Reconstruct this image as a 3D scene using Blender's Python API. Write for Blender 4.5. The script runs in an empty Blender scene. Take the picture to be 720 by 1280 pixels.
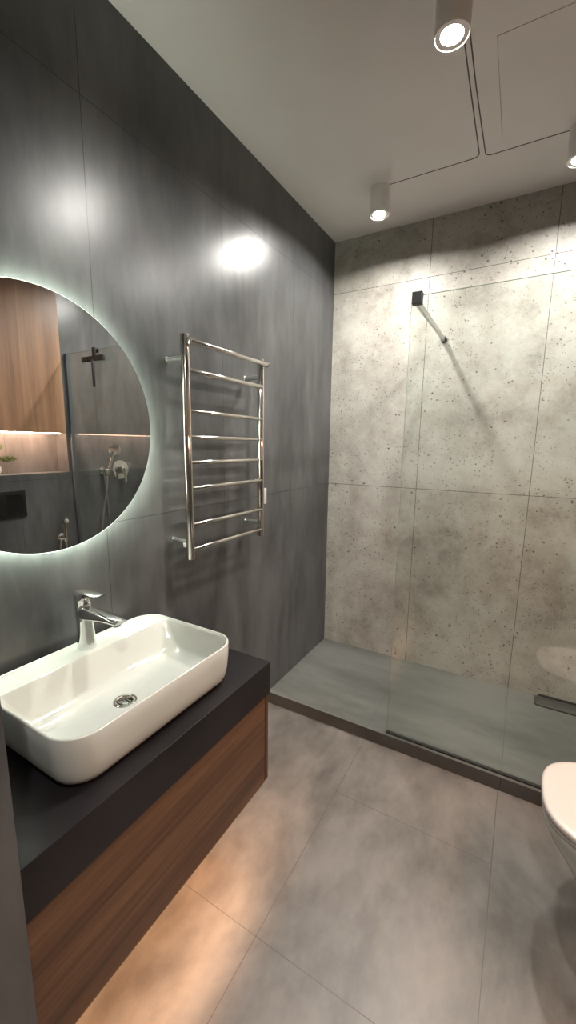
import bpy, bmesh, math, random
from mathutils import Vector, Matrix
C = bpy.context.scene.collection
random.seed(7)
PI = math.pi

# ------------------------------------------------------------ camera
cam_d = bpy.data.cameras.new('camera'); cam = bpy.data.objects.new('camera', cam_d); C.objects.link(cam)
rv = Vector((0.86484565, 0.50189759, 0.01186669)); uv_ = Vector((-0.09283315, 0.13664681, 0.98626044)); fv = Vector((-0.49338019, 0.85406467, -0.16477114))
m = Matrix(((rv.x, uv_.x, -fv.x, 1.149636), (rv.y, uv_.y, -fv.y, -2.540179), (rv.z, uv_.z, -fv.z, 1.458638), (0, 0, 0, 1)))
cam.matrix_world = m
cam_d.sensor_fit = 'VERTICAL'; cam_d.sensor_height = 36; cam_d.lens = 507.32 / 1280 * 36
cam_d.clip_start = 0.02
bpy.context.scene.camera = cam
# ------------------------------------------------------------ world, exposure
w = bpy.data.worlds.new('world'); bpy.context.scene.world = w; w.use_nodes = True
w.node_tree.nodes['Background'].inputs[0].default_value = (0.8, 0.85, 1, 1)
w.node_tree.nodes['Background'].inputs[1].default_value = 0.02
vs = bpy.context.scene.view_settings
vs.view_transform = 'Standard'; vs.look = 'None'; vs.gamma = 1; vs.use_curve_mapping = False
vs.exposure = 0.34
SPOT_W = 8.5          # each ceiling downlight
SPOT_COL = (1.0, 0.96, 0.90)
LAMPS = [(0.415, -0.400), (0.865, -1.170), (1.230, -0.400), (1.32, -2.78)]

# ------------------------------------------------------------ helpers
def link(o, parent=None):
    C.objects.link(o)
    if parent:
        o.parent = parent
        o.matrix_parent_inverse = Matrix.Translation(-Vector(parent.location))
    return o
def obj(name, bm, mats, parent=None, smooth=False):
    me = bpy.data.meshes.new(name)
    bmesh.ops.recalc_face_normals(bm, faces=bm.faces[:])
    bm.to_mesh(me); bm.free()
    for mm in (mats if isinstance(mats, (list, tuple)) else [mats]): me.materials.append(mm)
    if smooth:
        for p in me.polygons: p.use_smooth = True
        me.set_sharp_from_angle(angle=math.radians(smooth if smooth is not True else 40))
    return link(bpy.data.objects.new(name, me), parent)
def thing(name, label, cat, loc=(0, 0, 0), group=None):
    o = bpy.data.objects.new(name, None); C.objects.link(o); o.location = loc; o.empty_display_size = .05
    o['label'] = label; o['category'] = cat
    if group: o['group'] = group
    return o
def tag(o, label, cat, group=None):
    o['label'] = label; o['category'] = cat
    if group: o['group'] = group
    return o
def box(bm, x0, x1, y0, y1, z0, z1, bev=0, seg=2):
    vs_ = [bm.verts.new((x, y, z)) for x in (x0, x1) for y in (y0, y1) for z in (z0, z1)]
    f = [(0, 1, 3, 2), (4, 6, 7, 5), (0, 4, 5, 1), (2, 3, 7, 6), (0, 2, 6, 4), (1, 5, 7, 3)]
    fs = [bm.faces.new([vs_[i] for i in q]) for q in f]
    if bev:
        es = list({e for q in fs for e in q.edges})
        bmesh.ops.bevel(bm, geom=es, offset=bev, segments=seg, affect='EDGES', profile=.6)
    return fs
def B(*a, **k):
    bm = bmesh.new(); box(bm, *a, **k); return bm
def loft(bm, loops, cap0=True, cap1=True):
    rows = [[bm.verts.new(p) for p in L] for L in loops]
    n = len(rows[0])
    for a, b in zip(rows, rows[1:]):
        for i in range(n):
            bm.faces.new((a[i], a[(i + 1) % n], b[(i + 1) % n], b[i]))
    if cap0: bm.faces.new(rows[0][::-1])
    if cap1: bm.faces.new(rows[-1])
    return rows
def ring(c, ax, r, n=24, r2=None):
    ax = Vector(ax).normalized()
    a = ax.orthogonal().normalized(); b = ax.cross(a)
    return [Vector(c) + a * r * math.cos(2 * PI * i / n) + b * (r2 or r) * math.sin(2 * PI * i / n) for i in range(n)]
def cyl(bm, p0, p1, r0, r1=None, n=24, bev=0):
    r1 = r0 if r1 is None else r1
    p0, p1 = Vector(p0), Vector(p1); d = (p1 - p0).normalized()
    a = d.orthogonal().normalized(); b = d.cross(a)
    def rr(c, r): return [c + a * r * math.cos(2 * PI * i / n) + b * r * math.sin(2 * PI * i / n) for i in range(n)]
    if bev:
        L = [rr(p0, r0 - bev), rr(p0 + d * bev * .3, r0 - bev * .3), rr(p0 + d * bev, r0), rr(p1 - d * bev, r1), rr(p1 - d * bev * .3, r1 - bev * .3), rr(p1, r1 - bev)]
    else: L = [rr(p0, r0), rr(p1, r1)]
    loft(bm, L)
def lathe(bm, c, ax, prof, n=32, cap0=True, cap1=True):
    """prof: (distance along axis, radius)"""
    c = Vector(c); ax = Vector(ax).normalized(); a = ax.orthogonal().normalized(); b = ax.cross(a)
    loft(bm, [[c + ax * h + a * r * math.cos(2 * PI * i / n) + b * r * math.sin(2 * PI * i / n) for i in range(n)] for h, r in prof], cap0, cap1)
def tube(bm, pts, r, n=10, caps=True):
    pts = [Vector(p) for p in pts]; L = []; prev = None
    for i, p in enumerate(pts):
        t = (pts[min(i + 1, len(pts) - 1)] - pts[max(i - 1, 0)]).normalized()
        a = t.orthogonal().normalized() if prev is None else (prev - t * prev.dot(t)).normalized()
        prev = a; b = t.cross(a)
        rad = r[i] if isinstance(r, (list, tuple)) else r
        L.append([p + a * rad * math.cos(2 * PI * k / n) + b * rad * math.sin(2 * PI * k / n) for k in range(n)])
    loft(bm, L, caps, caps)
def spline(pts, k=8):
    pts = [Vector(p) for p in pts]; P = [pts[0]] + pts + [pts[-1]]; out = []
    for i in range(1, len(P) - 2):
        for j in range(k):
            t = j / k
            out.append(.5 * ((2 * P[i]) + (P[i + 1] - P[i - 1]) * t + (2 * P[i - 1] - 5 * P[i] + 4 * P[i + 1] - P[i + 2]) * t * t + (3 * P[i] - P[i - 1] - 3 * P[i + 1] + P[i + 2]) * t ** 3))
    out.append(pts[-1]); return out
def rrect(x0, x1, y0, y1, z, rad, k=8, s=6):
    """rounded rectangle loop; rad = radii of corners (x1y1, x0y1, x0y0, x1y0)"""
    if not isinstance(rad, (list, tuple)): rad = [rad] * 4
    cs = [(x1, y1, -1, -1, 0), (x0, y1, 1, -1, 90), (x0, y0, 1, 1, 180), (x1, y0, -1, 1, 270)]
    arcs = []
    for (x, y, sx, sy, a0), r in zip(cs, rad):
        arcs.append([Vector((x + sx * r + r * math.cos(math.radians(a0 + 90 * i / k)), y + sy * r + r * math.sin(math.radians(a0 + 90 * i / k)), z)) for i in range(k + 1)])
    out = []
    for i, a in enumerate(arcs):
        out += a
        b = arcs[(i + 1) % 4][0]
        out += [a[-1].lerp(b, j / s) for j in range(1, s)]
    return out

# ------------------------------------------------------------ materials
def newmat(name):
    mm = bpy.data.materials.new(name); mm.use_nodes = True
    nt = mm.node_tree; b = nt.nodes['Principled BSDF']
    return mm, nt, b
class N:
    def __init__(s, nt): s.nt = nt
    def node(s, t, **k):
        n = s.nt.nodes.new(t)
        for a, v in k.items(): setattr(n, a, v)
        return n
    def L(s, a, b): s.nt.links.new(a, b)
    def put(s, n, i, v):
        if hasattr(v, 'is_linked') or isinstance(v, bpy.types.NodeSocket): s.L(v, n.inputs[i])
        else: n.inputs[i].default_value = v
    def math(s, op, a, b=0.0, c=0.0, clamp=False):
        n = s.node('ShaderNodeMath', operation=op, use_clamp=clamp); s.put(n, 0, a); s.put(n, 1, b); s.put(n, 2, c); return n.outputs[0]
    def coord(s): return s.node('ShaderNodeTexCoord').outputs['Object']
    def geo(s): return s.node('ShaderNodeNewGeometry').outputs['Position']
    def xyz(s, v):
        n = s.node('ShaderNodeSeparateXYZ'); s.L(v, n.inputs[0]); return n.outputs
    def mapping(s, v, scale=(1, 1, 1), loc=(0, 0, 0)):
        n = s.node('ShaderNodeMapping'); s.L(v, n.inputs[0]); n.inputs['Scale'].default_value = scale; n.inputs['Location'].default_value = loc; return n.outputs[0]
    def noise(s, v, sc, det=4, ro=.55, dist=0):
        n = s.node('ShaderNodeTexNoise'); s.L(v, n.inputs['Vector']); n.inputs['Scale'].default_value = sc; n.inputs['Detail'].default_value = det
        n.inputs['Roughness'].default_value = ro; n.inputs['Distortion'].default_value = dist; return n.outputs['Fac']
    def ramp(s, f, stops, interp='LINEAR'):
        n = s.node('ShaderNodeValToRGB'); s.L(f, n.inputs[0]); n.color_ramp.interpolation = interp
        e = n.color_ramp.elements
        while len(e) < len(stops): e.new(.5)
        for q, (p, c) in zip(e, stops):
            q.position = p; q.color = (c, c, c, 1) if isinstance(c, (int, float)) else (*c, 1)
        return n.outputs[0]
    def mix(s, f, a, b, mode='MIX'):
        n = s.node('ShaderNodeMix', data_type='RGBA', blend_type=mode); s.put(n, 0, f)
        for i, v in ((6, a), (7, b)):
            if isinstance(v, bpy.types.NodeSocket): s.L(v, n.inputs[i])
            else: n.inputs[i].default_value = (*v, 1)
        return n.outputs[2]
    def seam(s, c, off, per, w):
        d = s.math('PINGPONG', s.math('SUBTRACT', c, off), per / 2)
        return s.math('LESS_THAN', d, w)
    def bump(s, h, st, dist=.002):
        n = s.node('ShaderNodeBump'); n.inputs['Strength'].default_value = st; n.inputs['Distance'].default_value = dist; s.L(h, n.inputs['Height']); return n.outputs[0]

def simple(name, col, rough=.5, metal=0, coat=0, emis=None, es=0, ior=1.5):
    mm, nt, b = newmat(name)
    b.inputs['Base Color'].default_value = (*col, 1); b.inputs['Roughness'].default_value = rough
    b.inputs['Metallic'].default_value = metal; b.inputs['Coat Weight'].default_value = coat; b.inputs['IOR'].default_value = ior
    if emis: b.inputs['Emission Color'].default_value = (*emis, 1); b.inputs['Emission Strength'].default_value = es
    return mm

def tile_mat(name, dark, light, streak=(1, 1, 1), rough=(.3, .45), seams=None, seamcol=(.02, .02, .02), sc=3.0, warm=None, spec=.5):
    """large-format cement-look porcelain; seams: function(N, xyz) -> mask"""
    mm, nt, b = newmat(name); n = N(nt)
    g = n.geo(); p = n.xyz(g)
    v = n.mapping(g, streak)
    a = n.noise(v, sc, 6, .6, .3); a2 = n.noise(v, sc * 4.5, 5, .6); a3 = n.noise(g, 1.3, 2)
    f = n.math('ADD', n.math('MULTIPLY', a, .55), n.math('ADD', n.math('MULTIPLY', a2, .2), n.math('MULTIPLY', a3, .25)))
    col = n.ramp(f, [(.39, dark), (.61, light)])
    if warm:
        wn = n.ramp(n.noise(n.mapping(g, streak, (3.1, 1.7, 5)), sc * .8, 4), [(.45, 0.0), (.65, 1.0)])
        col = n.mix(n.math('MULTIPLY', wn, .5), col, warm)
    if seams:
        sm = seams(n, p); col = n.mix(sm, col, seamcol)
        inv = n.math('SUBTRACT', 1.0, sm); n.L(n.bump(inv, .4, .001), b.inputs['Normal'])
    n.L(col, b.inputs['Base Color'])
    n.L(n.math('MULTIPLY_ADD', a2, rough[1] - rough[0], rough[0]), b.inputs['Roughness'])
    b.inputs['Specular IOR Level'].default_value = spec
    return mm

def seams_yz(n, p):
    return n.math('MAXIMUM', n.seam(p[1], -1.12, .6, .0011), n.seam(p[2], 1.199, 1.2, .0011))
def seams_x(n, p): return n.seam(p[0], .588, .598, .0012)
def seams_floor(n, p):
    sx = n.seam(p[0], .583, .596, .0013)
    inmid = n.math('MULTIPLY', n.math('GREATER_THAN', p[0], .583), n.math('LESS_THAN', p[0], 1.179))
    s1 = n.math('MULTIPLY', n.math('LESS_THAN', n.math('ABSOLUTE', n.math('ADD', p[1], 1.122)), .0013), inmid)
    s2 = n.math('LESS_THAN', n.math('ABSOLUTE', n.math('ADD', p[1], 1.722)), .0013)
    return n.math('MAXIMUM', sx, n.math('MAXIMUM', s1, s2))

M = {}
M['dark_tile'] = tile_mat('dark_cement_tile', (.037, .038, .039), (.102, .103, .103), (1, 2.0, .6), (.31, .325), seams_yz, (.012, .012, .012), 2.2)
M['floor_tile'] = tile_mat('floor_cement_tile', (.074, .067, .060), (.198, .180, .162), (1.4, .8, 1), (.34, .5), seams_floor, (.075, .068, .06), 2.4)
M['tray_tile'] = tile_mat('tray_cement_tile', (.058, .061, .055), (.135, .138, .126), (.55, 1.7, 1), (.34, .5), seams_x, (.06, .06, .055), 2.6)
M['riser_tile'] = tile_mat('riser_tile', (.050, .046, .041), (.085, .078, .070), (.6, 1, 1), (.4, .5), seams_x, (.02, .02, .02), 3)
M['counter_tile'] = tile_mat('counter_tile', (.0065, .0055, .0062), (.016, .0142, .0155), (1, 1, 1), (.33, .45), None, sc=4, spec=.3)
# pale travertine-like concrete tile of the shower wall
def stone():
    mm, nt, b = newmat('pitted_concrete_tile'); n = N(nt); g = n.geo(); p = n.xyz(g)
    big = n.noise(g, 2.0, 8, .66, .2); mid = n.noise(n.mapping(g, (1, 1, 1), (4, 2, 7)), 7.5, 8, .75)
    fine = n.noise(g, 60, 5, .75)
    f = n.math('ADD', n.math('MULTIPLY', big, .55), n.math('ADD', n.math('MULTIPLY', mid, .35), n.math('MULTIPLY', fine, .10)))
    col = n.ramp(f, [(.36, (.16, .145, .125)), (.46, (.29, .27, .24)), (.54, (.37, .355, .32)), (.66, (.43, .42, .385))])
    # small pits, patchy
    def pits(sc, thr, loc, msc):
        vn = n.node('ShaderNodeTexVoronoi', feature='F1'); n.L(n.mapping(g, (1, 1, 1.0), loc), vn.inputs['Vector']); vn.inputs['Scale'].default_value = sc
        wob = n.math('MULTIPLY_ADD', n.noise(g, 90, 3), .5, -.25)
        dd = n.math('ADD', vn.outputs['Distance'], wob)
        hole = n.ramp(dd, [(thr * .6, 1.0), (thr, 0.0)])
        gate = n.ramp(n.node_sep(vn.outputs['Color']), [(.42, 0.0), (.48, 1.0)])
        patch = n.ramp(n.noise(n.mapping(g, (1, 1, 1), loc), msc, 3), [(.42, .25), (.58, 1.0)])
        return n.math('MULTIPLY', n.math('MULTIPLY', hole, gate), patch)
    def node_sep(v):
        s = n.node('ShaderNodeSeparateColor'); n.L(v, s.inputs[0]); return s.outputs[0]
    n.node_sep = node_sep
    h1 = pits(34, .20, (0, 0, 0), 3); h2 = pits(75, .24, (2, 5, 1), 4.5); h3 = pits(14, .10, (6, 1, 3), 2)
    h = n.math('MAXIMUM', h1, n.math('MAXIMUM', h2, h3))
    col = n.mix(n.math('MULTIPLY', h, .92), col, (.05, .043, .036))
    sm = n.math('MAXIMUM', n.seam(p[0], .588, .598, .0014), n.seam(p[2], 1.199, 1.2, .0014))
    col = n.mix(sm, col, (.06, .055, .05))
    n.L(col, b.inputs['Base Color']); b.inputs['Roughness'].default_value = .5
    b.inputs['Specular IOR Level'].default_value = .35
    n.L(n.bump(n.math('SUBTRACT', 1.0, n.math('MAXIMUM', h, sm)), .5, .002), b.inputs['Normal'])
    return mm
M['stone'] = stone()
def ceilmat():
    mm, nt, b = newmat('ceiling_paint'); n = N(nt); g = n.geo()
    f = n.noise(g, 1.4, 3); f2 = n.noise(g, 40, 3)
    n.L(n.ramp(f, [(.3, (.62, .58, .56)), (.7, (.69, .655, .635))]), b.inputs['Base Color'])
    b.inputs['Roughness'].default_value = .55; n.L(n.bump(f2, .08, .002), b.inputs['Normal']); return mm
M['ceiling'] = ceilmat()
def wood(name, axis, cols, sc=1.0, rough=.42):
    mm, nt, b = newmat(name); n = N(nt); g = n.geo()
    st = [16 * sc] * 3; st[axis] = .55 * sc
    v = n.mapping(g, st); a = n.noise(v, 1.0, 5, .6, .5)
    st2 = [90 * sc] * 3; st2[axis] = 2.5 * sc
    a2 = n.noise(n.mapping(g, st2), 1.0, 4, .7, .2)
    st3 = [5 * sc] * 3; st3[axis] = .25 * sc
    a3 = n.noise(n.mapping(g, st3, (1, 2, 3)), 1.0, 3, .5, .8)
    f = n.math('ADD', n.math('MULTIPLY', a, .45), n.math('ADD', n.math('MULTIPLY', a2, .25), n.math('MULTIPLY', a3, .30)))
    n.L(n.ramp(f, [(.37, cols[0]), (.5, cols[1]), (.61, cols[2])]), b.inputs['Base Color'])
    b.inputs['Roughness'].default_value = rough; n.L(n.bump(a2, .12, .001), b.inputs['Normal']); return mm
M['walnut'] = wood('walnut_veneer', 1, [(.035, .015, .007), (.10, .046, .021), (.19, .098, .047)])
M['walnut_upright'] = wood('walnut_veneer_upright', 2, [(.03, .013, .006), (.085, .038, .018), (.14, .068, .034)])
M['oak'] = wood('brown_oak_veneer', 2, [(.11, .055, .028), (.20, .107, .058), (.28, .16, .09)], .8)
M['dark_wood'] = simple('cabinet_underside', (.09, .045, .025), .6)
M['ceramic'] = simple('white_ceramic', (.50, .515, .475), .07, coat=.3)
M['seat_white'] = simple('white_seat_plastic', (.47, .435, .41), .25)
M['chrome'] = simple('chrome', (.80, .80, .79), .06, 1)
M['steel'] = simple('polished_steel', (.72, .69, .64), .10, 1)
M['satin'] = simple('satin_steel', (.55, .55, .53), .3, 1)
M['channel'] = simple('anthracite_channel', (.07, .08, .085), .35, .3)
M['black'] = simple('black_metal', (.012, .012, .012), .4)
M['rubber'] = simple('black_rubber', (.015, .015, .014), .5)
M['grey_plastic'] = simple('grey_plastic', (.55, .55, .52), .35)
M['lamp_white'] = simple('lamp_white_paint', (.75, .73, .70), .4)
M['lamp_glow'] = simple('lamp_lens', (1, 1, 1), .4, emis=(1, .965, .905), es=2350)
M['lamp_ring'] = simple('lamp_inner_ring', (.9, .88, .85), .3)
M['halo'] = simple('mirror_led', (1, 1, 1), .5, emis=(.88, 1.0, .84), es=100)
M['rim_glow'] = simple('mirror_frosted_edge', (.9, .95, .9), .5, emis=(.9, 1.0, .88), es=2.6)
M['led_warm'] = simple('warm_led', (1, 1, 1), .5, emis=(1, .56, .31), es=180)
M['led_niche'] = simple('niche_led', (1, 1, 1), .5, emis=(1, .62, .42), es=290)
M['mirror'] = simple('mirror_silver', (.90, .91, .90), 0.0, 1)
M['drain_dark'] = simple('drain_cover', (.035, .034, .028), .65)
M['groove'] = simple('ceiling_groove', (.10, .09, .08), .8)
M['joint'] = simple('filled_joint', (.36, .34, .32), .8)
M['door_wood'] = M['oak']
M['leaf'] = simple('green_needles', (.045, .075, .015), .6)
M['bark'] = simple('bonsai_bark', (.12, .07, .04), .8)
M['soil'] = simple('potting_soil', (.05, .035, .025), .9)
M['pot'] = simple('pale_pot', (.6, .57, .52), .45)
M['flush'] = simple('glossy_black_glass', (.015, .015, .015), .05, coat=.5)
M['black_chrome'] = simple('black_chrome', (.16, .16, .16), .12, 1)
def glass():
    mm = bpy.data.materials.new('clear_glass'); mm.use_nodes = True; nt = mm.node_tree; nt.nodes.clear(); n = N(nt)
    out = n.node('ShaderNodeOutputMaterial'); t = n.node('ShaderNodeBsdfTransparent'); t.inputs[0].default_value = (.955, .972, .958, 1)
    g = n.node('ShaderNodeBsdfGlossy'); g.inputs['Roughness'].default_value = 0.0; g.inputs['Color'].default_value = (1, 1, 1, 1)
    lw = n.node('ShaderNodeLayerWeight'); lw.inputs['Blend'].default_value = .5
    f = n.math('MULTIPLY_ADD', n.math('POWER', lw.outputs['Facing'], 5.0), .95, .055)
    mx = n.node('ShaderNodeMixShader'); n.L(f, mx.inputs[0]); n.L(t.outputs[0], mx.inputs[1]); n.L(g.outputs[0], mx.inputs[2]); n.L(mx.outputs[0], out.inputs[0])
    return mm
M['glass'] = glass()
M['glass_edge'] = simple('green_glass_edge', (.17, .23, .20), .15)

# ------------------------------------------------------------ the room
def struct(name, bm, mats):
    o = obj(name, bm, mats); o['kind'] = 'structure'; return o
ZC = 2.701; W = 1.79; YB = -3.15; TZ = .064
struct('floor', B(-.1, W + .25, YB - .1, .1, -.1, 0), M['floor_tile'])
struct('ceiling', B(-.1, W + .25, YB - .1, .1, ZC, ZC + .1), M['ceiling'])
struct('wall_left', B(-.1, 0, YB - .1, .1, 0, ZC), M['dark_tile'])
struct('wall_back', B(0, W, 0, .1, 0, ZC), M['stone'])
struct('wall_near', B(0, .470, YB, -2.262, 0, ZC), M['dark_tile'])
struct('wall_front', B(.470, W, YB - .1, YB, 0, ZC), M['dark_tile'])
# right wall with a recess: niche (open) and the cabinet opening above it
NZ0, NZ1, NY0, NY1, ND = 1.240, 1.520, -2.05, -.772, .13
bm = bmesh.new()
box(bm, W, W + .25, YB, .1, 0, NZ0)
box(bm, W, W + .25, NY1, .1, NZ0, ZC)
box(bm, W, W + .25, YB, NY0, NZ0, ZC)
box(bm, W + ND, W + .25, NY0, NY1, NZ0, ZC)
struct('wall_right', bm, M['dark_tile'])
# shower floor step
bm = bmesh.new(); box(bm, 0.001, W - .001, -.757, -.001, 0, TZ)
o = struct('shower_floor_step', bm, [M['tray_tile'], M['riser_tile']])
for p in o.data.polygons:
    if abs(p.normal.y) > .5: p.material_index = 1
# door behind the viewer
bm = B(.75, 1.55, YB, YB + .025, .005, 2.05, bev=.003)
d = struct('door_1', bm, M['oak'])
bm = bmesh.new(); cyl(bm, (.83, YB + .025, 1.0), (.83, YB + .07, 1.0), .011); cyl(bm, (.83, YB + .065, 1.0), (.95, YB + .065, 1.0), .009)
obj('door_handle', bm, M['chrome'], d, True)
# ceiling grooves: thin dark lines where the cables were chased in
def groove(name, pts, r=.0022, mat='groove'):
    bm = bmesh.new(); tube(bm, pts, r, 8); return struct(name, bm, M[mat])
def arc(cx, cy, r, a0, a1, k=8): return [(cx + r * math.cos(math.radians(a0 + (a1 - a0) * i / k)), cy + r * math.sin(math.radians(a0 + (a1 - a0) * i / k)), ZC) for i in range(k + 1)]
groove('trim_1', [(.463, -.405, ZC)] + arc(.830, -.432, .027, 90, 0) + [(.862, -.80, ZC), (.868, -1.12, ZC)])
groove('trim_2', [(1.19, -.395, ZC)] + arc(.905, -.420, .025, 90, 180) + [(.880, -.80, ZC), (.886, -1.12, ZC)])
groove('trim_3', [(1.7, -.955, ZC), (.955, -.955, ZC), (.948, -.50, ZC)], .0012, 'joint')

# ------------------------------------------------------------ ceiling downlights
def downlight(x, y, label, near=False):
    H, R = .122, .048
    t = thing('ceiling_downlight', label, 'ceiling light', (x, y, ZC), 'white cylinder ceiling downlights')
    z0 = ZC - H
    bm = bmesh.new()
    lathe(bm, (x, y, ZC), (0, 0, -1), [(0, R), (H - .001, R), (H, R - .001), (H, R - .003), (H - .003, R - .004), (H - .003, .031), (H - .003, .030), (H - .016, .029), (H - .016, .001)], 48)
    obj('lamp_body', bm, M['lamp_white'], t, 40)
    bm = bmesh.new(); lathe(bm, (x, y, z0 + .0158), (0, 0, -1), [(0, .0275), (.0055, .0275), (.0072, .020), (.0080, .001)], 32)
    obj('lens', bm, M['lamp_glow'], t, True)
    l = bpy.data.lights.new('downlight_bulb', 'SPOT'); l.energy = SPOT_W; l.color = SPOT_COL; l.spot_size = math.radians(128); l.spot_blend = 1.0; l.shadow_soft_size = .024
    lo = bpy.data.objects.new('bulb_light', l); C.objects.link(lo); lo.parent = t; lo.location = (0, 0, -H - .001 - .024)
downlight(*LAMPS[0], 'lit white cylinder downlight nearest the dark wall and shower corner')
downlight(*LAMPS[1], 'largest lit white downlight, nearest the viewer, at the top of the picture')
downlight(*LAMPS[2], 'lit white cylinder downlight cut by the right edge of the picture')
downlight(*LAMPS[3], 'added white downlight behind the viewer, unseen extra light')  # unseen lamp, added behind the viewer for more light in the room

# ------------------------------------------------------------ vanity
VY0, VY1, VX, CZ0, CZ1 = -2.260, -1.466, .460, .615, .729
vt = thing('vanity_cabinet', 'wall-hung walnut vanity cabinet under the black countertop, lit from beneath', 'cabinet', (0, (VY0 + VY1) / 2, .284))
bm = bmesh.new()
box(bm, .002, .440, VY0 + .018, VY1 - .018, .312, .330)
box(bm, .002, .020, VY0 + .018, VY1 - .018, .330, CZ0)
box(bm, .002, .441, VY0, VY0 + .018, .284, CZ0)
box(bm, .424, .440, VY0 + .018, VY1 - .018, .284, .312)
obj('carcass', bm, M['dark_wood'], vt)
obj('side_panel', B(.002, VX - .001, VY1 - .018, VY1, .284, CZ0, bev=.0008), M['walnut_upright'], vt)
obj('drawer_front', B(.441, VX, VY0 + .001, VY1 - .0225, .282, CZ0 - .003, bev=.001), M['walnut'], vt)
obj('light_strip', B(.410, .420, VY0 + .03, VY1 - .03, .303, .312), M['led_warm'], vt)
tag(obj('countertop', B(.001, VX + .004, VY0, VY1 + .004, CZ0, CZ1, bev=.0008), M['counter_tile']), 'thick black stone-look countertop under the white basin', 'countertop')

# ------------------------------------------------------------ basin
bx0, bx1, by0, by1, H = .028, .427, -2.142, -1.590, .132
bt = thing('wash_basin', 'white rectangular ceramic vessel basin with rounded corners on black countertop', 'sink', ((bx0 + bx1) / 2, (by0 + by1) / 2, CZ1))
def off(i, z, r): return rrect(bx0 + i, bx1 - i, by0 + i, by1 - i, CZ1 + z, max(r, .004), 12, 10)
L = [off(.045, 0, .045), off(.034, .0015, .052), off(.022, .007, .060), off(.013, .016, .066), off(.007, .030, .070), off(.003, .055, .073), off(.0, .095, .075), off(0, H - .0035, .075), off(.001, H - .001, .074), off(.003, H, .073), off(.0055, H - .0006, .071), off(.0068, H - .0025, .070), off(.0075, H - .005, .069)]
dx = .112   # where the bowl starts behind the tap deck
def bowl(i, z, back, rf, rb): return rrect(dx + back, bx1 - .0085 - i, by0 + .0085 + i, by1 - .0085 - i, CZ1 + z, (rf, rb, rb, rf), 12, 10)
L += [bowl(.000, H - .0058, -.002, .066, .022), bowl(.0005, H - .0062, .0, .066, .020), bowl(.002, H - .009, .002, .066, .020), bowl(.006, H - .030, .014, .064, .026), bowl(.011, H - .055, .028, .060, .034),
      bowl(.018, H - .080, .043, .056, .045), bowl(.027, H - .092, .056, .055, .05), bowl(.045, H - .0985, .075, .05, .045), bowl(.075, H - .102, .105, .035, .03)]
DR = Vector((.256, -1.880, 0))
circ = []
for p in L[-1]:
    a = math.atan2(p.y - DR.y, p.x - DR.x); circ.append(Vector((DR.x + .031 * math.cos(a), DR.y + .031 * math.sin(a), CZ1 + H - .1065)))
mid = [p.lerp(c, .55) for p, c in zip(L[-1], circ)]
for p in mid: p.z = CZ1 + H - .1045
L += [mid, circ, [Vector((DR.x + (c.x - DR.x) * .8, DR.y + (c.y - DR.y) * .8, CZ1 + .006)) for c in circ]]
bm = bmesh.new(); loft(bm, L); obj('bowl', bm, M['ceramic'], bt, 60)
zz = CZ1 + H - .1055
bm = bmesh.new(); lathe(bm, (DR.x, DR.y, zz - .012), (0, 0, 1), [(0, .0195), (.010, .0205), (.0125, .022), (.0145, .0255), (.0140, .030), (.0125, .0318), (.010, .0318)], 40, False, False)
dr = obj('drain_flange', bm, M['steel'], bt, 50)
bm = bmesh.new()
for k in range(5):
    y = DR.y - .014 + k * .007; hw = math.sqrt(max(.019 ** 2 - (y - DR.y) ** 2, 1e-6)); box(bm, DR.x - hw, DR.x + hw, y - .0014, y + .0014, zz - .011, zz - .008)
lathe(bm, (DR.x, DR.y, zz - .008), (0, 0, 1), [(0, .008), (.002, .007), (.003, .001)], 20)
obj('drain_grille', bm, M['satin'], dr)
bm = bmesh.new(); lathe(bm, (DR.x, DR.y, zz - .019), (0, 0, 1), [(0, .0195), (.003, .0195)], 24); obj('drain_pipe', bm, M['black'], dr)

# ------------------------------------------------------------ tap
FX, FY, FZ = .072, -1.862, CZ1 + H - .006
ft = thing('basin_tap', 'chrome single-lever mixer tap standing on the basin deck', 'tap', (FX, FY, FZ))
bm = bmesh.new()
def ell(z, cx, rx, ry, tilt=0): return [Vector((cx + rx * math.cos(2 * PI * i / 32), FY + ry * math.sin(2 * PI * i / 32), FZ + z + tilt * rx * math.cos(2 * PI * i / 32))) for i in range(32)]
loft(bm, [ell(0, FX, .026, .026), ell(.003, FX, .0268, .0268), ell(.02, FX, .0255, .0255), ell(.06, FX - .001, .0235, .0235), ell(.10, FX - .003, .0225, .0225), ell(.133, FX - .005, .0228, .0228), ell(.1345, FX - .005, .0215, .0215)])
obj('tap_body', bm, M['chrome'], ft, 50)
bm = bmesh.new(); Ls = []
# spout: wide flattened blade leaving the upper body towards the bowl
for t_, x, z, hw, hh in [(0, FX - .012, .110, .0215, .022), (1, FX + .02, .112, .0215, .0205), (2, FX + .05, .1145, .021, .0165), (3, FX + .085, .116, .0205, .0125), (4, FX + .120, .1165, .020, .0095), (5, FX + .150, .1160, .0195, .0070), (6, FX + .161, .1155, .018, .0045)]:
    Lp = []
    for i in range(28):
        a = 2 * PI * i / 28; ca, sa = math.cos(a), math.sin(a); q = .65
        Lp.append(Vector((x + .25 * hh * math.copysign(abs(sa) ** q, sa), FY + hw * math.copysign(abs(ca) ** q, ca), FZ + z + hh * math.copysign(abs(sa) ** q, sa))))
    Ls.append(Lp)
loft(bm, Ls); sp = obj('spout', bm, M['chrome'], ft, 50)
bm = bmesh.new(); cyl(bm, (FX + .144, FY, FZ + .101), (FX + .143, FY, FZ + .112), .0105, .0105, 24); obj('aerator', bm, M['satin'], sp, True)
bm = bmesh.new(); loft(bm, [ell(.1355, FX - .005, .0215, .0215), ell(.1375, FX - .005, .0228, .0228), ell(.160, FX - .006, .0230, .0230, .04), ell(.170, FX - .006, .0228, .0228, .06), ell(.173, FX - .006, .018, .018, .08)])
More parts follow.
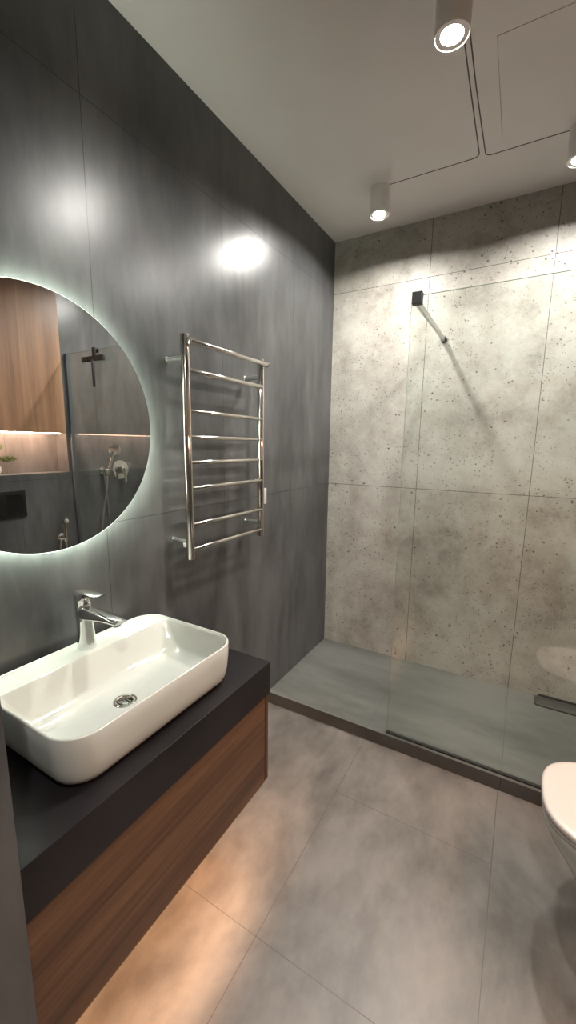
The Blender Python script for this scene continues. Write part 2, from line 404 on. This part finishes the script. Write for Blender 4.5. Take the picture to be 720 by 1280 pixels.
cp = obj('cartridge_cap', bm, M['chrome'], ft, 50)
bm = bmesh.new(); Ls = []
for x, z, hw, hh in [(FX - .030, .169, .014, .002), (FX - .025, .171, .020, .005), (FX - .005, .174, .0232, .006), (FX + .018, .176, .0225, .0052), (FX + .045, .1765, .0195, .0038), (FX + .070, .176, .017, .003), (FX + .080, .1755, .014, .0016)]:
    Ls.append([Vector((x, FY + hw * math.copysign(abs(math.cos(2 * PI * i / 24)) ** .7, math.cos(2 * PI * i / 24)), FZ + z + hh * math.sin(2 * PI * i / 24))) for i in range(24)])
loft(bm, Ls); obj('lever', bm, M['chrome'], ft, 50)

# ------------------------------------------------------------ round backlit mirror
MY, MZ, MR = -1.903, 1.503, .350
mt = thing('round_mirror', 'round wall mirror with a glowing halo above the basin', 'mirror', (0, MY, MZ))
def disc(bm, x0, x1, r, r1=None, n=128): cyl(bm, (x0, MY, MZ), (x1, MY, MZ), r, r1 or r, n)
bm = bmesh.new(); disc(bm, 0.0005, .027, .318); obj('housing', bm, M['grey_plastic'], mt, 40)
bm = bmesh.new(); lathe(bm, (.010, MY, MZ), (1, 0, 0), [(0, .317), (0, .323), (.014, .323), (.014, .317)], 128, False, False); obj('led_ring', bm, M['halo'], mt, 40)
bm = bmesh.new(); disc(bm, .0275, .0315, MR, MR, 160); obj('glowing_edge', bm, M['rim_glow'], mt, 40)
bm = bmesh.new(); lathe(bm, (.0316, MY, MZ), (1, 0, 0), [(0, MR - .0012), (.002, MR - .0015), (.0025, MR - .002)], 160); obj('mirror_glass', bm, M['mirror'], mt, 20)

# ------------------------------------------------------------ towel radiator
RY0, RY1, RX = -1.437, -.965, .090
rt = thing('towel_radiator', 'polished steel ladder towel radiator on the dark wall', 'towel rail', (0, (RY0 + RY1) / 2, 1.02))
for y in (RY0, RY1):
    bm = bmesh.new(); cyl(bm, (RX, y, 1.026), (RX, y, 1.830), .0155, .0155, 32, .0015); r = obj('upright', bm, M['steel'], rt, 50)
for k, z in enumerate((1.711, 1.571, 1.479, 1.387, 1.293, 1.156, 1.061)):
    bm = bmesh.new(); R = .0100 if k == 0 else .0082; cyl(bm, (RX + .006, RY0 + .010, z), (RX + .006, RY1 - .004, z), R, R, 20, .001); obj('rung', bm, M['steel'], rt, True)
bm = bmesh.new(); cyl(bm, (RX + .028, RY0 - .006, 1.806), (RX + .028, RY1 + .012, 1.806), .0100, .0100, 20, .0015); tr = obj('rung', bm, M['steel'], rt, True)
for y in (RY0 + .002, RY1 + .002):
    bm = bmesh.new(); cyl(bm, (RX + .010, y, 1.806), (RX + .0285, y, 1.806), .0065); obj('bar_mount', bm, M['steel'], tr, True)
for y in (RY0 - .008, RY1 + .014):
    bm = bmesh.new(); lathe(bm, (RX + .028, y - .005, 1.806), (0, 1, 0), [(0, .008), (.002, .0115), (.008, .0115), (.010, .008)], 20); obj('end_knob', bm, M['steel'], tr, True)
for y in (RY0, RY1):
    for z in (1.752, 1.092):
        bm = bmesh.new(); cyl(bm, (.0005, y, z), (RX - .010, y, z), .0085, .0085, 20); br = obj('wall_bracket', bm, M['satin'], rt, True)
        bm = bmesh.new(); lathe(bm, (.0003, y, z), (1, 0, 0), [(0, .0125), (.003, .0125), (.005, .010)], 24); obj('flange', bm, M['chrome'], br, 40)
bm = bmesh.new(); cyl(bm, (RX - .022, RY0 - .004, 1.070), (RX - .022, RY0 - .004, 1.088), .007, .007, 16, .002); obj('bleed_cap', bm, M['grey_plastic'], rt, True)
bm = B(RX - .012, RX + .012, RY1 + .0165, RY1 + .034, 1.178, 1.252, bev=.004); cb = obj('thermostat_box', bm, M['grey_plastic'], rt, 40)
bm = bmesh.new()
for z in (1.205, 1.222): box(bm, RX + .0118, RX + .0128, RY1 + .022, RY1 + .029, z, z + .006)
obj('button', bm, M['satin'], cb)

# ------------------------------------------------------------ shower screen
GY0, GY1, GX = -.738, -.730, .684
gt = thing('shower_screen', 'clear frameless glass shower screen standing on the step edge', 'shower screen', (GX, GY0, TZ))
bm = bmesh.new(); fs = box(bm, GX, W - .012, GY0, GY1, TZ + .004, 2.064)
for f in bm.faces:
    f.normal_update()
    if abs(f.normal.y) < .5: f.material_index = 1
obj('glass_pane', bm, [M['glass'], M['glass_edge']], gt)
obj('bottom_seal', B(GX - .004, W - .002, GY0 - .004, GY1 + .004, TZ, TZ + .007), M['rubber'], gt)
obj('wall_channel', B(W - .022, W - .001, GY0 - .007, GY1 + .007, TZ, 2.066), M['channel'], gt)
zb = 2.054
obj('glass_clamp', B(GX + .003, GX + .043, GY0 - .010, GY1 + .012, 2.030, 2.078, bev=.002), M['black'], gt)
bm = bmesh.new(); loft(bm, [rrect(x - .007, x + .007, 2.039, 2.066, 0, .003, 3, 2) for x in (.697, .690)])
for v_, (yy) in zip(bm.verts, [GY1 + .01] * (len(bm.verts) // 2) + [-.018] * (len(bm.verts) // 2)): v_.co = Vector((v_.co.x, yy, v_.co.y))
obj('support_bar', bm, M['satin'], gt, 40)
bm = bmesh.new(); cyl(bm, (.690, -.026, 2.052), (.690, -.0005, 2.052), .015, .018, 8); obj('wall_flange', bm, M['black'], gt)
# squeegee hung over the screen top (seen in the mirror)
sq = thing('shower_squeegee', 'black squeegee hung over the top of the glass, seen in the mirror', 'squeegee', (1.45, GY0, 2.0))
bm = bmesh.new(); box(bm, 1.435, 1.465, GY0 - .010, GY1 + .010, 2.0655, 2.074, bev=.001); box(bm, 1.434, 1.466, GY0 - .015, GY0 - .006, 1.99, 2.074, bev=.001); box(bm, 1.434, 1.466, GY1 + .004, GY1 + .012, 2.045, 2.074, bev=.001); obj('hook', bm, M['black'], sq)
bm = bmesh.new(); cyl(bm, (1.45, GY0 - .022, 2.0), (1.45, GY0 - .022, 1.82), .012, .009, 16, .003); obj('handle', bm, M['black'], sq, True)
obj('blade', B(1.34, 1.56, GY0 - .030, GY0 - .010, 1.985, 2.018, bev=.004), M['black'], sq)
# linear drain cover at the foot of the stone wall
dt = thing('linear_drain', 'dark linear shower drain cover at the foot of the stone wall', 'drain', (1.5, -.06, TZ))
bm = bmesh.new(); loft(bm, [rrect(1.318, 1.74, -.105, -.012, TZ, .014), rrect(1.318, 1.74, -.105, -.012, TZ + .009, .014), rrect(1.320, 1.738, -.103, -.014, TZ + .0105, .012)]); obj('cover_plate', bm, M['drain_dark'], dt, 40)
obj('slot', B(1.335, 1.74, -.011, -.002, TZ, TZ + .018), M['rubber'], dt)

# ------------------------------------------------------------ right wall: tall cabinet above the niche
ct = thing('wall_cabinet', 'brown wood wall cabinet above the lit niche, seen in the mirror', 'cabinet', (W, -1.4, NZ1))
obj('carcass', B(W + .014, W + ND - .002, NY0 + .002, NY1 - .002, NZ1, ZC - .002), M['oak'], ct)
for a, b in ((NY0 + .003, -1.437), (-1.433, NY1 - .002)): obj('door', B(W - .006, W + .013, a, b, NZ1 - .004, ZC - .004, bev=.001), M['oak'], ct)
lt = tag(obj('niche_light_strip', B(W + .012, W + .024, NY0 + .01, NY1 - .035, NZ1 - .007, NZ1 - .0005), M['led_niche']), 'thin warm light strip glowing under the wall cabinet in the mirror', 'led strip')
# flush plate
fp = thing('flush_plate', 'glossy black two-button toilet flush plate on the dark wall in the mirror', 'flush plate', (W, -1.21, 1.05))
obj('plate', B(W - .011, W - .0005, -1.333, -1.090, .962, 1.138, bev=.003), M['flush'], fp)
for a, b in ((-1.318, -1.213), (-1.207, -1.105)): obj('button', B(W - .015, W - .0105, a, b, .985, 1.115, bev=.002), M['black_chrome'], fp)
# bonsai in the niche
px, py, pz = W + .055, -1.235, NZ0
pt = thing('potted_bonsai', 'small green bonsai in a pale pot in the lit niche', 'potted plant', (px, py, pz))
bm = bmesh.new(); lathe(bm, (px, py, pz), (0, 0, 1), [(0, .026), (.002, .030), (.03, .042), (.052, .040), (.055, .038), (.055, .034), (.048, .034)], 32); obj('pot', bm, M['pot'], pt, 40)
bm = bmesh.new(); lathe(bm, (px, py, pz + .0485), (0, 0, 1), [(0, .0335), (.003, .030), (.004, .002)], 24); obj('soil', bm, M['soil'], pt, True)
bm = bmesh.new(); tube(bm, spline([(px, py, pz + .05), (px - .01, py + .015, pz + .085), (px, py - .005, pz + .12), (px, py + .01, pz + .165)]), .006, 8)
tube(bm, spline([(px - .008, py + .012, pz + .085), (px - .012, py + .05, pz + .095)]), .004, 6)
tube(bm, spline([(px, py - .002, pz + .115), (px - .01, py - .05, pz + .125)]), .004, 6); obj('trunk', bm, M['bark'], pt, True)
bm = bmesh.new()
for cx, cy, cz, sx, sy, sz, nn in [(px - .012, py + .075, pz + .098, .03, .062, .018, 420), (px - .005, py - .055, pz + .130, .03, .05, .018, 320), (px, py + .012, pz + .175, .035, .058, .022, 420)]:
    for k in range(nn):
        u = Vector((random.gauss(0, 1), random.gauss(0, 1), random.gauss(0, 1))).normalized() * random.random() ** .4
        p0 = Vector((cx + u.x * sx, cy + u.y * sy, cz + u.z * sz)); dd = Vector((u.x, u.y, abs(u.z) + .5)).normalized() * .014
        sd = dd.cross(Vector((random.random() - .5, random.random() - .5, random.random() - .5))).normalized() * .0018
        a, b_, c, e = [bm.verts.new(q) for q in (p0 - sd, p0 + sd, p0 + dd, p0 + dd * .5 + dd.cross(sd).normalized() * .0015)]
        bm.faces.new((a, b_, c)); bm.faces.new((a, b_, e)); bm.faces.new((b_, c, e)); bm.faces.new((a, e, c))
fo = obj('foliage', bm, M['leaf'], pt); fo['kind'] = 'stuff'
# hygienic shower
ht = thing('bidet_sprayer', 'chrome bidet sprayer in its wall holder beside the glass, seen in the mirror', 'bidet sprayer', (W, -.855, .85))
hx, hy, hz = W - .045, -.862, .775
bm = bmesh.new(); lathe(bm, (W - .0005, hy - .004, hz), (-1, 0, 0), [(0, .028), (.005, .028), (.008, .024), (.010, .017), (.036, .017), (.038, .014)], 28); obj('valve', bm, M['chrome'], ht, 40)
bm = bmesh.new(); lathe(bm, (hx, hy, hz - .03), (0, 0, 1), [(0, .010), (.01, .013), (.06, .0125), (.115, .0115), (.13, .012)], 20); obj('handle', bm, M['chrome'], ht, True)
bm = bmesh.new(); cyl(bm, (hx + .012, hy, hz + .112), (hx - .028, hy, hz + .122), .014, .017, 20, .002); obj('spray_head', bm, M['chrome'], ht, True)
bm = bmesh.new(); tube(bm, spline([(hx, hy, hz - .03), (hx, hy + .002, hz - .15), (hx, hy - .02, hz - .42), (hx, hy - .06, hz - .52), (hx, hy - .09, hz - .40), (W - .03, hy - .03, hz - .05), (W - .02, hy - .008, hz - .018)]), .006, 10); obj('hose', bm, M['satin'], ht, True)
# shower mixer
st_ = thing('shower_mixer', 'round chrome shower mixer on the dark shower wall in the mirror', 'shower mixer', (W, -.331, 1.236))
bm = bmesh.new(); lathe(bm, (W - .0005, -.335, 1.236), (-1, 0, 0), [(0, .076), (.004, .078), (.008, .074), (.009, .034), (.04, .031), (.055, .028), (.058, .022)], 40); obj('rosette', bm, M['chrome'], st_, 30)
bm = bmesh.new(); Ls = []
for z, hw, hh in [(1.252, .013, .006), (1.235, .015, .007), (1.19, .012, .005), (1.145, .011, .004), (1.135, .008, .002)]:
    Ls.append([Vector((W - .062 - .02 * (1.236 - z) + hh * math.sin(2 * PI * i / 20), -.335 + hw * math.cos(2 * PI * i / 20), z)) for i in range(20)])
loft(bm, Ls); obj('lever', bm, M['chrome'], st_, True)
# hand shower
hs = thing('hand_shower', 'chrome hand shower with hose beside the mixer in the mirror', 'hand shower', (W, -.5, 1.236))
bm = bmesh.new(); lathe(bm, (W - .0005, -.505, 1.236), (-1, 0, 0), [(0, .026), (.005, .027), (.009, .022), (.012, .016), (.045, .016), (.05, .018), (.066, .018), (.07, .012)], 28); obj('wall_holder', bm, M['chrome'], hs, 40)
h0 = Vector((W - .058, -.503, 1.20)); h1 = Vector((W - .085, -.455, 1.385))
bm = bmesh.new(); tube(bm, spline([h0, h0.lerp(h1, .4), h0.lerp(h1, .8), h1]), [.0105 + .001 * math.sin(i * .2) for i in range(25)], 16); hd = obj('handle', bm, M['chrome'], hs, True)
ax = Vector((-.80, -.40, -.40)).normalized()
bm = bmesh.new(); lathe(bm, h1 - ax * .012 + Vector((0, .012, .018)), ax, [(0, .014), (.006, .034), (.016, .046), (.022, .047), (.025, .043)], 32); obj('spray_head', bm, M['chrome'], hd, 40)
bm = bmesh.new(); tube(bm, spline([h0, h0 + Vector((0, -.006, -.1)), (W - .045, -.545, .9), (W - .04, -.58, .62), (W - .035, -.56, .36), (W - .035, -.50, .30), (W - .03, -.46, .42), (W - .02, -.475, .8), (W - .018, -.49, 1.12), (W - .018, -.503, 1.222)]), .0065, 10); obj('hose', bm, M['satin'], hs, True)

# ------------------------------------------------------------ toilet
TY = -1.194
tt = thing('wall_hung_toilet', 'white wall-hung toilet with closed lid at the right edge', 'toilet', (W, TY, .06))
def dloop(tip, hw, z, back=W - .002, e=2.85, n=40, dz=0):
    out = []; L_ = back - tip; cxx = tip + min(.26, L_ * .75)
    for i in range(n + 1):
        a = PI / 2 + PI * i / n; ca, sa = math.cos(a), math.sin(a)
        out.append(Vector((cxx + (cxx - tip) * math.copysign(abs(ca) ** (2 / e), ca), TY + hw * math.copysign(abs(sa) ** (2 / e), sa), z)))
    m0, m1 = out[-1], out[0]
    for j in range(1, 6): out.append(Vector((m0.x + (back - m0.x) * j / 5, m0.y, z)))
    for j in range(0, 5): out.append(Vector((back + (m1.x - back) * j / 5, m1.y, z)))
    return out
bm = bmesh.new(); loft(bm, [dloop(1.52, .10, .075, e=2.2), dloop(1.475, .118, .088, e=2.2), dloop(1.43, .130, .13, e=2.25), dloop(1.385, .145, .20, e=2.3), dloop(1.345, .160, .27, e=2.35), dloop(1.312, .172, .33, e=2.8), dloop(1.294, .178, .37, e=2.8), dloop(1.290, .180, .388, e=2.8), dloop(1.291, .179, .392, e=2.8), dloop(1.294, .176, .394, e=2.8)])
obj('bowl', bm, M['ceramic'], tt, 50)
bm = bmesh.new(); loft(bm, [dloop(1.292, .178, .397, 1.74), dloop(1.289, .181, .399, 1.74), dloop(1.289, .181, .408, 1.74), dloop(1.292, .178, .410, 1.74)]); obj('seat', bm, M['seat_white'], tt, 50)
bm = bmesh.new(); loft(bm, [dloop(1.292, .182, .412, 1.74), dloop(1.288, .186, .414, 1.74), dloop(1.287, .187, .424, 1.74), dloop(1.289, .185, .4295, 1.74), dloop(1.293, .181, .432, 1.74), dloop(1.300, .170, .4335, 1.735), dloop(1.33, .145, .434, 1.71)]); obj('lid', bm, M['seat_white'], tt, 50)
for s in (-1, 1):
    bm = bmesh.new(); cyl(bm, (1.755, TY + s * .08 - .02, .412), (1.755, TY + s * .08 + .02, .412), .014, .014, 16, .003); obj('hinge', bm, M['chrome'], tt, True)
